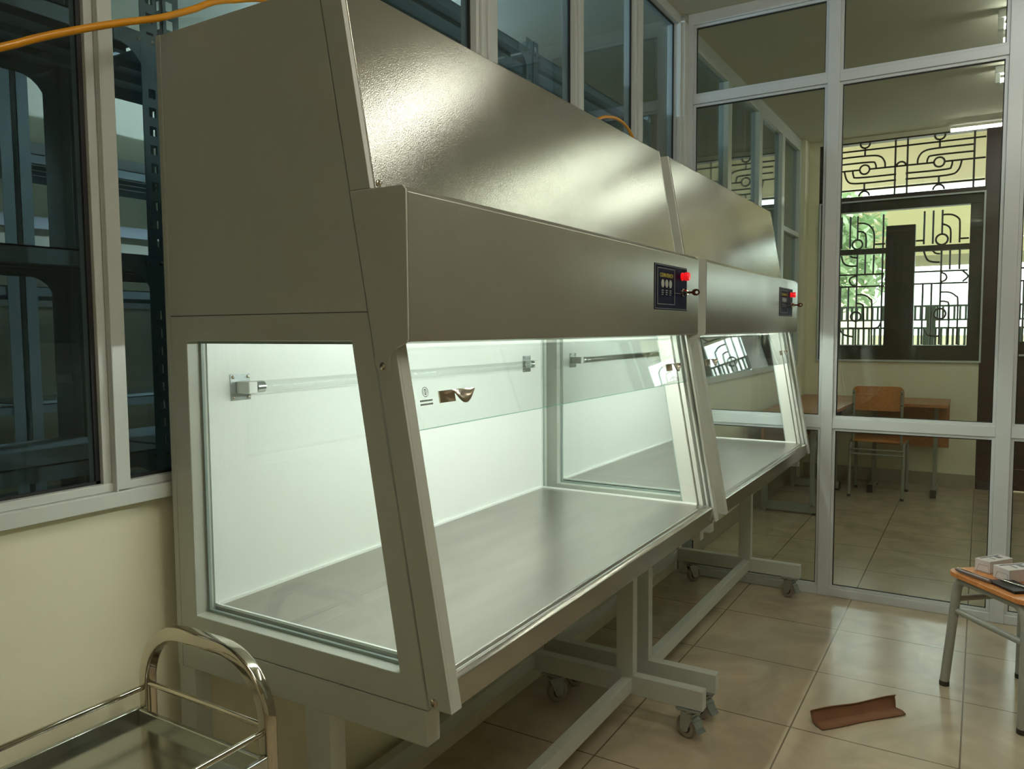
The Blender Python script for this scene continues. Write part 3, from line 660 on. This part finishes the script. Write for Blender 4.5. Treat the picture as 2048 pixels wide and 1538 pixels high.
# ================================================================ TROLLEY
def trolley():
    t = thing('steel_trolley', (0.5, 1.2, 0), 'polished stainless steel trolley with arched handle beside the cabinet', 'trolley')
    xh, yA, yB = 0.885, 1.030, 1.365
    r = 0.115
    def arch(x):
        p = [(x, yB, 0.10), (x, yB, 0.40), (x, yB, 0.66), (x, yB, 0.812-r)]
        p += [(x, yB-r+r*math.cos(a), 0.812-r+r*math.sin(a)) for a in [PI/2*k/10 for k in range(1, 11)]]
        p += [(x, yA+r-r*math.sin(a), 0.812-r+r*math.cos(a)) for a in [PI/2*k/10 for k in range(0, 11)]]
        p += [(x, yA, 0.66), (x, yA, 0.40), (x, yA, 0.10)]; return p
    for x in (xh, 0.02): 
        # square-ish tube with rounded corners
        MB().tube(arch(x), 0.0128, 32, sq=0.45).build('handle_frame', CHROME, t, smooth=True)
    for z, nm in ((0.640, 'upper_tray'), (0.25, 'lower_tray')):
        k = MB().box(0.035, xh-0.012, yA-0.002, yB+0.002, z-0.014, z-0.010)
        tr = k.build(nm, TRAYM, t)
        q = MB()
        q.box(0.035, xh-0.012, yA-0.014, yA-0.002, z-0.030, z+0.010).box(0.035, xh-0.012, yB+0.002, yB+0.014, z-0.030, z+0.010)
        q.box(xh-0.022, xh-0.012, yA-0.002, yB+0.002, z-0.026, z+0.008).box(0.035, 0.045, yA-0.002, yB+0.002, z-0.026, z+0.008)
        q.build('tray_rim', TRAYM, tr, bevel=0.003)
        g = MB(); zz = z+0.048
        g.cyl((0.03, yA, zz), (xh, yA, zz), 0.0055, 12).cyl((0.03, yB, zz), (xh, yB, zz), 0.0055, 12).cyl((xh-0.004, yA, zz+0.008), (xh-0.004, yB, zz+0.008), 0.0055, 12)
        g.build_each('guard_rail', CHROME, t, smooth=True)
    for x in (xh, 0.02):
        for y in (yA, yB):
            c = Vector((x, y, 0.042)); w = MB().lathe([(0.008,-0.014),(0.034,-0.012),(0.042,-0.006),(0.042,0.006),(0.034,0.012),(0.008,0.014)], c, (0,1,0), 24)
            wo = w.build('wheel', RUBBER, t, smooth=True)
            MB().box(x-0.012, x+0.012, y-0.020, y-0.017, 0.03, 0.10).box(x-0.012, x+0.012, y+0.017, y+0.020, 0.03, 0.10).box(x-0.012, x+0.012, y-0.02, y+0.02, 0.096, 0.102).build('wheel_fork', ZINC, wo)
trolley()

# ================================================================ CABLE
cp = [(0.20, 1.43, 1.62), (0.42, 1.40, 1.71), (0.55, 1.37, 1.768), (0.672, 1.36, 1.827), (0.735, 1.36, 1.862), (0.81, 1.36, 1.90), (0.88, 1.36, 1.933), (0.96, 1.36, 1.968), (1.03, 1.36, 2.006), (1.12, 1.36, 2.056),
      (1.3, 1.36, 2.10), (1.6, 1.34, 2.02), (2.0, 1.3, 1.972), (2.4, 1.28, 1.99), (2.62, 1.29, 2.09), (2.80, 1.3, 2.18), (2.90, 1.3, 2.213), (3.02, 1.3, 2.226), (3.12, 1.3, 2.205), (3.19, 1.3, 2.15), (3.24, 1.31, 2.06), (3.27, 1.34, 1.972)]
tag(MB().tube(bez(cp, 8), 0.0065, 12).build('yellow_cable', YELLOW, smooth=True), 'yellow cable draped over the cabinet tops and hanging at upper left', 'cable')

# ================================================================ CEILING LAMPS
def lamp(x, label, y1=-0.02, tm=None):
    t = thing('ceiling_tube_lamp', (x, y1-0.6, ZC), label, 'lamp', 'fluorescent tubes on the ceiling')
    MB().box(x-0.03, x+0.03, y1-1.24, y1, ZC-0.045, ZC).build('batten', WHITEP, t, bevel=0.004)
    MB().cyl((x, y1-1.21, ZC-0.085), (x, y1-0.03, ZC-0.085), 0.014, 16).build('tube', tm or TUBE, t, smooth=True)
    MB().box(x-0.018, x+0.018, y1-0.03, y1-0.002, ZC-0.105, ZC-0.045).box(x-0.018, x+0.018, y1-1.238, y1-1.21, ZC-0.105, ZC-0.045).build_each('end_cap', WHITEP, t, bevel=0.002)
def wall_lamp(x0, x1, label):
    t = thing('storage_tube_lamp', ((x0+x1)/2, 2.8, ZC), label, 'lamp')
    MB().box(x0, x1, 2.77, 2.83, ZC-0.045, ZC).build('batten', WHITEP, t, bevel=0.004)
    MB().cyl((x0+0.03, 2.8, ZC-0.08), (x1-0.03, 2.8, ZC-0.08), 0.014, 16).build('tube', TUBE_S, t, smooth=True)
wall_lamp(2.6, 3.8, 'lit cool tube lamp on the storage room ceiling between the racks')
lamp(1.02, 'unseen ceiling tube lamp boosted to brighten the wall by the trolley', 0.30, FILL_WALL)  # out of view; shifted and boosted to brighten the cream wall
lamp(-1.2, 'unseen ceiling tube lamp added behind the camera as fill light', -0.35, FILL_REAR)  # added out of view as fill for the near cabinet side
lamp(3.15, 'lit ceiling tube lamp just before the glass partition')
lamp(5.00, 'lit ceiling tube lamp first behind the glass partition')
lamp(6.06, 'lit ceiling tube lamp second behind the glass partition')

# ================================================================ STOOL AND WHAT LIES ON IT
uu = Vector((-0.76, -0.65, 0)).normalized(); vv = Vector((0.65, -0.76, 0)).normalized(); zz = Vector((0, 0, 1))
SC = Vector((3.328, 0.092, 0))+uu*0.185+vv*0.175
def stool():
    t = thing('wooden_stool', SC, 'wooden topped stool with bent grey tube legs near the partition', 'stool')
    # seat: rounded rectangle
    hx, hy, rr = 0.188, 0.178, 0.045; pts = []
    for cx, cy, a0 in ((hx-rr, hy-rr, 0), (-hx+rr, hy-rr, 90), (-hx+rr, -hy+rr, 180), (hx-rr, -hy+rr, 270)):
        for k in range(7):
            a = math.radians(a0+15*k); pts.append((cx+rr*math.cos(a), cy+rr*math.sin(a)))
    vs = [SC+uu*p[0]+vv*p[1]+zz*z for z in (0.437, 0.455) for p in pts]; n = len(pts)
    MB().add(vs, [tuple(range(n-1,-1,-1)), tuple(range(n, 2*n))]+[(i, (i+1)%n, n+(i+1)%n, n+i) for i in range(n)]).build('seat', BEECH, t, bevel=0.003)
    for s in (-1, 1):
        c = SC+vv*s*0.145; R = 0.05; top = 0.425
        p = [c-uu*0.185+vv*s*0.02, c-uu*0.163+zz*(top-R-0.02)]
        p += [c-uu*(0.160-R+R*math.cos(a))+zz*(top-R+R*math.sin(a)) for a in [PI/2*k/7 for k in range(8)]]
        p += [c+uu*(0.160-R+R*math.sin(a))+zz*(top-R+R*math.cos(a)) for a in [PI/2*k/7 for k in range(8)]]
        p += [c+uu*0.163+zz*(top-R-0.02), c+uu*0.185+vv*s*0.02]
        p[0] = p[0]+zz*0.012; p[-1] = p[-1]+zz*0.012
        leg = MB().tube(p, 0.0165, 16).build('leg_frame', GREYTUBE, t, smooth=True)
        f = MB()
        for q in (p[0], p[-1]): f.cyl(q+zz*0.006, q-zz*0.012, 0.0175, 14)
        f.build_each('foot_cap', RUBBER, leg, smooth=True)
        MB().cyl(c-uu*0.172+zz*0.30, c+uu*0.172+zz*0.30, 0.0115, 12).build('side_bar', GREYTUBE, t, smooth=True)
    MB().cyl(SC-uu*0.165-vv*0.145+zz*0.345, SC-uu*0.165+vv*0.145+zz*0.345, 0.0115, 12).build('cross_bar', GREYTUBE, t, smooth=True)
stool()
def carton(a, d1, d2, w, l, h, label):
    a = Vector((*a, 0.455)); d1 = Vector((*d1, 0)).normalized(); d2 = Vector((-d1.y, d1.x, 0)) if d2 > 0 else Vector((d1.y, -d1.x, 0))
    c = a+d1*w/2+d2*l/2+zz*(h/2+0.0005)
    o = MB().obox(c, d1, d2, zz, w/2, l/2, h/2).build('small_carton', CARTON, bevel=0.002)
    tag(o, label, 'box', 'small cartons on the stool')
    tp = c+zz*(h/2+0.0003)
    p = MB().obox(tp-d1*w*0.30, d1, d2, zz, w*0.05, l*0.40, 0.0003).obox(tp+d2*l*0.18, d1, d2, zz, w*0.18, l*0.08, 0.0003).obox(tp-d2*l*0.1+d1*w*0.05, d1, d2, zz, w*0.2, l*0.02, 0.0003).build('top_print', PRINT, o)
    e = c-d2*(l/2+0.0003)
    fl_ = MB()
    fl_.ring([(0,0),(1,0),(1,1),(0,1)], [(0.02,0.02),(0.98,0.02),(0.98,0.98),(0.02,0.98)], 0, 1)
    q = MB(); A = e-d1*w*0.36-zz*h*0.42; B = e-d1*w*0.22+zz*h*0.10; C_ = e+d1*w*0.40+zz*h*0.10; D_ = e+d1*w*0.46-zz*h*0.42
    q.tube([A, B, C_, D_], 0.0006, 4, closed=True); q.build('flap_crease', PRINT, o)
carton((3.366, -0.002), (-0.60, -0.80), 1, 0.060, 0.125, 0.046, 'left white carton on the stool, lying farther back')
carton((3.300, -0.060), (-0.72, -0.66), 1, 0.072, 0.125, 0.046, 'right white carton on the stool, nearest the camera')
def pen():
    a = Vector((3.312, 0.062, 0.4637)); b = Vector((3.205, -0.055, 0.4637)); d = (b-a).normalized()
    t = thing('felt_pen', ((a+b)/2), 'slim silver and grey pen lying on the stool edge', 'pen')
    MB().lathe([(0.0015, 0), (0.006, 0.012), (0.0075, 0.03), (0.0082, 0.08), (0.0082, (b-a).length-0.004), (0.004, (b-a).length)], a, d, 16).build('barrel', mat_pen, t, smooth=True)
    MB().obox(a+d*0.045+zz*0.0075, d, d.cross(zz), zz, 0.032, 0.0022, 0.0008).build('clip', CHROME, t)
    MB().lathe([(0.0072, 0), (0.0076, 0.008), (0.0072, 0.012)], a+d*0.030, d, 16).build('ring', WHITEP, t, smooth=True)
mat_pen = mat('grey_pen_barrel', srgb(120, 108, 104), 0.3, metal=0.3)
pen()
po = MB().obox(Vector((3.195, -0.118, 0.4605)), (-0.8, -0.6, 0), (0.6, -0.8, 0), zz, 0.065, 0.045, 0.0055).build('black_wallet', BLACKL, bevel=0.003); tag(po, 'flat black wallet lying at the front of the stool', 'wallet')
tw = MB().tube(bez([(3.225, -0.085, 0.4705), (3.20, -0.115, 0.4705), (3.165, -0.16, 0.4705)], 5), 0.004, 10).build('steel_tweezers', CHROME, smooth=True); tag(tw, 'thin shiny steel tool lying across the black wallet', 'tool')

# ================================================================ CARDBOARD ANGLE
def cardboard():
    a = Vector((2.765, 0.462, 0)); b = Vector((3.035, 0.222, 0)); d = (b-a).normalized(); n = Vector((-d.y, d.x, 0))
    L = (b-a).length; NS = 14; vs = []
    for k in range(NS+1):
        s = k/NS; c = a+d*L*s; wob = 0.0025*math.sin(9*s)
        e0 = d*(0.010*math.sin(23*s) if k in (0, NS) else 0)
        vs += [c-n*(0.048+wob)+zz*0.004+e0, c-n*0.025+zz*0.0045, c-n*0.002+zz*0.006+e0, c+n*(0.008+wob)+zz*0.022, c+n*(0.014)+zz*(0.040+wob), c+n*0.008+zz*(0.046+wob)]
    f = [(k*6+j, (k+1)*6+j, (k+1)*6+j+1, k*6+j+1) for k in range(NS) for j in range(5)]
    o = MB().add(vs, f).build('cardboard_angle', CARD, smooth=True)
    m_ = o.modifiers.new('solid', 'SOLIDIFY'); m_.thickness = 0.0035; m_.offset = 0
    tag(o, 'torn strip of brown cardboard folded to an angle on the floor', 'cardboard')
cardboard()

# ================================================================ FAR ROOM FURNITURE
def far_chair():
    x, yc = 6.79, 0.70
    t = thing('school_chair', (x, yc, 0), 'wooden school chair on grey tube legs behind the partition', 'chair')
    # backrest, curved slightly, rounded corners
    hw, z0, z1, rr = 0.189, 0.705, 0.903, 0.045; pts = []
    for cy, cz, a0 in ((hw-rr, z1-rr, 0), (-hw+rr, z1-rr, 90), (-hw+rr, z0+rr, 180), (hw-rr, z0+rr, 270)):
        for k in range(6):
            a = math.radians(a0+18*k); pts.append((yc+cy+rr*math.cos(a), cz+rr*math.sin(a)))
    MB().prism(pts, x+0.030, x+0.042).build('backrest', BEECH, t, bevel=0.002)
    pts = []
    for cx, cy, a0 in ((0.40-rr, 0.20-rr, 0), (0.03+rr, 0.20-rr, 90), (0.03+rr, -0.20+rr, 180), (0.40-rr, -0.20+rr, 270)):
        for k in range(6):
            a = math.radians(a0+18*k); pts.append((x+cx+rr*math.cos(a), yc+cy+rr*math.sin(a)))
    MB().prism(pts, 0.452, 0.470, 'z').build('seat', BEECH, t, bevel=0.002)
    for s in (-1, 1):
        y = yc+s*0.176
        u = MB().tube(bez([(x+0.045, y, 0.44), (x+0.020, y, 0.56), (x+0.018, y, 0.70), (x+0.022, y, 0.87)], 5), 0.010, 12).build('back_upright', GREYTUBE, t, smooth=True)
        q = MB()
        for z in (0.755, 0.845): q.lathe([(0.006,0),(0.005,0.003),(0,0.004)], (x+0.012, y, z), (-1,0,0), 10)
        q.build_each('rivet', IRON, u)
        y = yc+s*0.195; R = 0.05
        p = [(x-0.01, y, 0.012), (x+0.02, y, 0.43-R)]
        p += [(x+0.02+R-R*math.cos(a), y, 0.44-R+R*math.sin(a)) for a in [PI/2*k/6 for k in range(1, 7)]]
        p += [(x+0.38-R+R*math.sin(a), y, 0.44-R+R*math.cos(a)) for a in [PI/2*k/6 for k in range(7)]]+[(x+0.41, y, 0.012)]
        l = MB().tube(p, 0.012, 14).build('leg_frame', GREYTUBE, t, smooth=True)
        MB().cyl((x-0.01, y, 0), (x-0.01, y, 0.02), 0.0135, 12).cyl((x+0.41, y, 0), (x+0.41, y, 0.02), 0.0135, 12).build_each('foot_cap', RUBBER, l)
    for zc in (0.352, 0.39): MB().cyl((x+0.01, yc-0.195, zc), (x+0.01, yc+0.195, zc), 0.008, 10).build('cross_bar', GREYTUBE, t, smooth=True)
far_chair()
def far_desk():
    t = thing('long_desk', (6.6, 1.1, 0), 'long wooden desk along the low wall behind the partition', 'desk')
    MB().add([(5.60, 0.935, 0.735), (7.56, 0.865, 0.735), (7.56, 1.395, 0.735), (5.60, 1.395, 0.735), (5.60, 0.935, 0.76), (7.56, 0.865, 0.76), (7.56, 1.395, 0.76), (5.60, 1.395, 0.76)],
      [(0,3,2,1),(4,5,6,7),(0,1,5,4),(1,2,6,5),(2,3,7,6),(3,0,4,7)]).build('desk_top', DESKW, t, bevel=0.003)
    MB().box(5.72, 7.50, 1.33, 1.35, 0.40, 0.735).build('modesty_panel', DESKW, t, bevel=0.002)
    MB().box(5.98, 6.95, 0.985, 1.002, 0.62, 0.735).build('apron_rail', DARKWOOD, t, bevel=0.002)
    for x in (5.94, 6.98):
        MB().box(x, x+0.04, 1.355, 1.395, 0.0, 0.735).box(x, x+0.04, 1.02, 1.05, 0.06, 0.735).build('leg', GREYTUBE, t, bevel=0.003)
        b = MB().box(x, x+0.04, 1.0, 1.355, 0.015, 0.075).build('foot_bar', GREYTUBE, t, bevel=0.003)
        MB().box(x-0.001, x+0.041, 0.992, 1.0, 0.012, 0.078).box(x, x+0.04, 1.0, 1.03, 0, 0.015).build_each('end_cap', RUBBER, b)
    MB().tube(bez([(5.97, 1.04, 0.60), (5.97, 1.02, 0.50), (5.97, 1.06, 0.44)], 5), 0.012, 10).build('brace', GREYTUBE, t, smooth=True)
    t = thing('side_desk', (7.25, 0.48, 0), 'shorter wooden desk behind the school chair', 'desk')
    MB().box(6.93, 7.56, 0.213, 0.84, 0.735, 0.762).build('desk_top', DESKW, t, bevel=0.003)
    MB().box(7.42, 7.45, 0.213, 0.79, 0.36, 0.735).build('modesty_panel', DESKW, t, bevel=0.002)
    for lx, y in ((7.16, 0.285), (7.26, 0.75)):
        MB().box(lx, lx+0.04, y, y+0.03, 0.06, 0.735).build('leg', GREYTUBE, t, bevel=0.003)
        b = MB().box(7.02, 7.42, y-0.005, y+0.035, 0.015, 0.06).build('foot_bar', GREYTUBE, t, bevel=0.003)
        MB().box(7.012, 7.02, y-0.007, y+0.037, 0.0, 0.065).box(7.40, 7.43, y-0.005, y+0.035, 0.0, 0.015).build_each('end_cap', RUBBER, b)
far_desk()

# ================================================================ STORAGE RACKS
def rack(x0, x1, y0, y1, label, levels=(0.25, 0.65, 1.08, 1.56, 2.095, 2.62), H_=2.66, detail=True):
    t = thing('slotted_steel_rack', ((x0+x1)/2, (y0+y1)/2, 0), label, 'shelf', 'steel racks in the storage room')
    for lv in levels:
        d = MB().box(x0+0.003, x1-0.003, y0+0.003, y1-0.003, lv-0.004, lv)
        for yy in (y0+0.003, y1-0.005): d.box(x0+0.003, x1-0.003, yy, yy+0.002, lv-0.038, lv)
        for k in range(1, 4):
            yy = y0+(y1-y0)*k/4; d.box(x0+0.02, x1-0.02, yy-0.012, yy+0.012, lv-0.022, lv-0.004)
        sh = d.build('shelf_board', SHELFM, t)
        g = MB()
        if detail:
            for sx, xx in ((1, x0+0.003), (-1, x1-0.003)):
                for yy in (y0+0.0005, y1-0.0025):   # curved gusset plates
                    R = 0.075; base = [(xx, lv-0.036), (xx+sx*0.11, lv-0.036)]
                    arc = [(xx+sx*(0.11-R*math.sin(a)*1.0), lv-0.036-R*(1-math.cos(a))-0.0) for a in [PI/2*k/6 for k in range(0, 7)]]
                    pl = [(xx, lv-0.002), (xx+sx*0.11, lv-0.002)]+arc[0:]+[(xx, lv-0.036-R)]
                    g.prism(pl, yy, yy+0.002, 'y')
            g.build_each('gusset_plate', SHELFM, sh)
            b = MB()
            for xx in (x0+0.014, x0+0.050, x1-0.014, x1-0.050):
                b.lathe([(0.006,0),(0.0055,0.002),(0,0.004)], (xx, y0, lv-0.018), (0,-1,0), 8)
            b.build_each('bolt', CHROME, sh)
    for sx, xx in ((1, x0), (-1, x1)):
        for sy, yy in ((1, y0), (-1, y1)):
            u = MB(); W = 0.046; th = 0.002
            # angle post with punched slots: ladder of strips
            def flange(pt):
                z = 0.03; 
                pt(0, 0.011, 0, H_); pt(0.030, W, 0, H_); 
                while z < H_-0.02:
                    pt(0.011, 0.030, z, min(z+0.022, H_)); z += 0.045
            if detail and sy == 1:
                flange(lambda a, b, z0, z1: u.box(xx+sx*a, xx+sx*b, yy, yy+th, z0, z1))
                flange(lambda a, b, z0, z1: u.box(xx, xx+sx*th, yy+sy*a, yy+sy*b, z0, z1))
            else:
                u.box(xx, xx+sx*W, yy, yy+sy*th, 0, H_).box(xx, xx+sx*th, yy, yy+sy*W, 0, H_)
            u.build('upright', SHELFM, t)
rack(-0.35, 1.235, 1.76, 2.20, 'front slotted steel rack seen through the left window pane')
rack(1.25, 3.10, 1.76, 2.20, 'front slotted steel rack behind the middle of the glazing')
rack(3.115, 4.56, 1.76, 2.20, 'front slotted steel rack nearest the partition corner')
rack(-0.1, 1.66, 3.30, 3.75, 'rear slotted steel rack standing left in the storage room', detail=False)
rack(1.68, 3.4, 3.30, 3.75, 'rear slotted steel rack standing right in the storage room', detail=False)
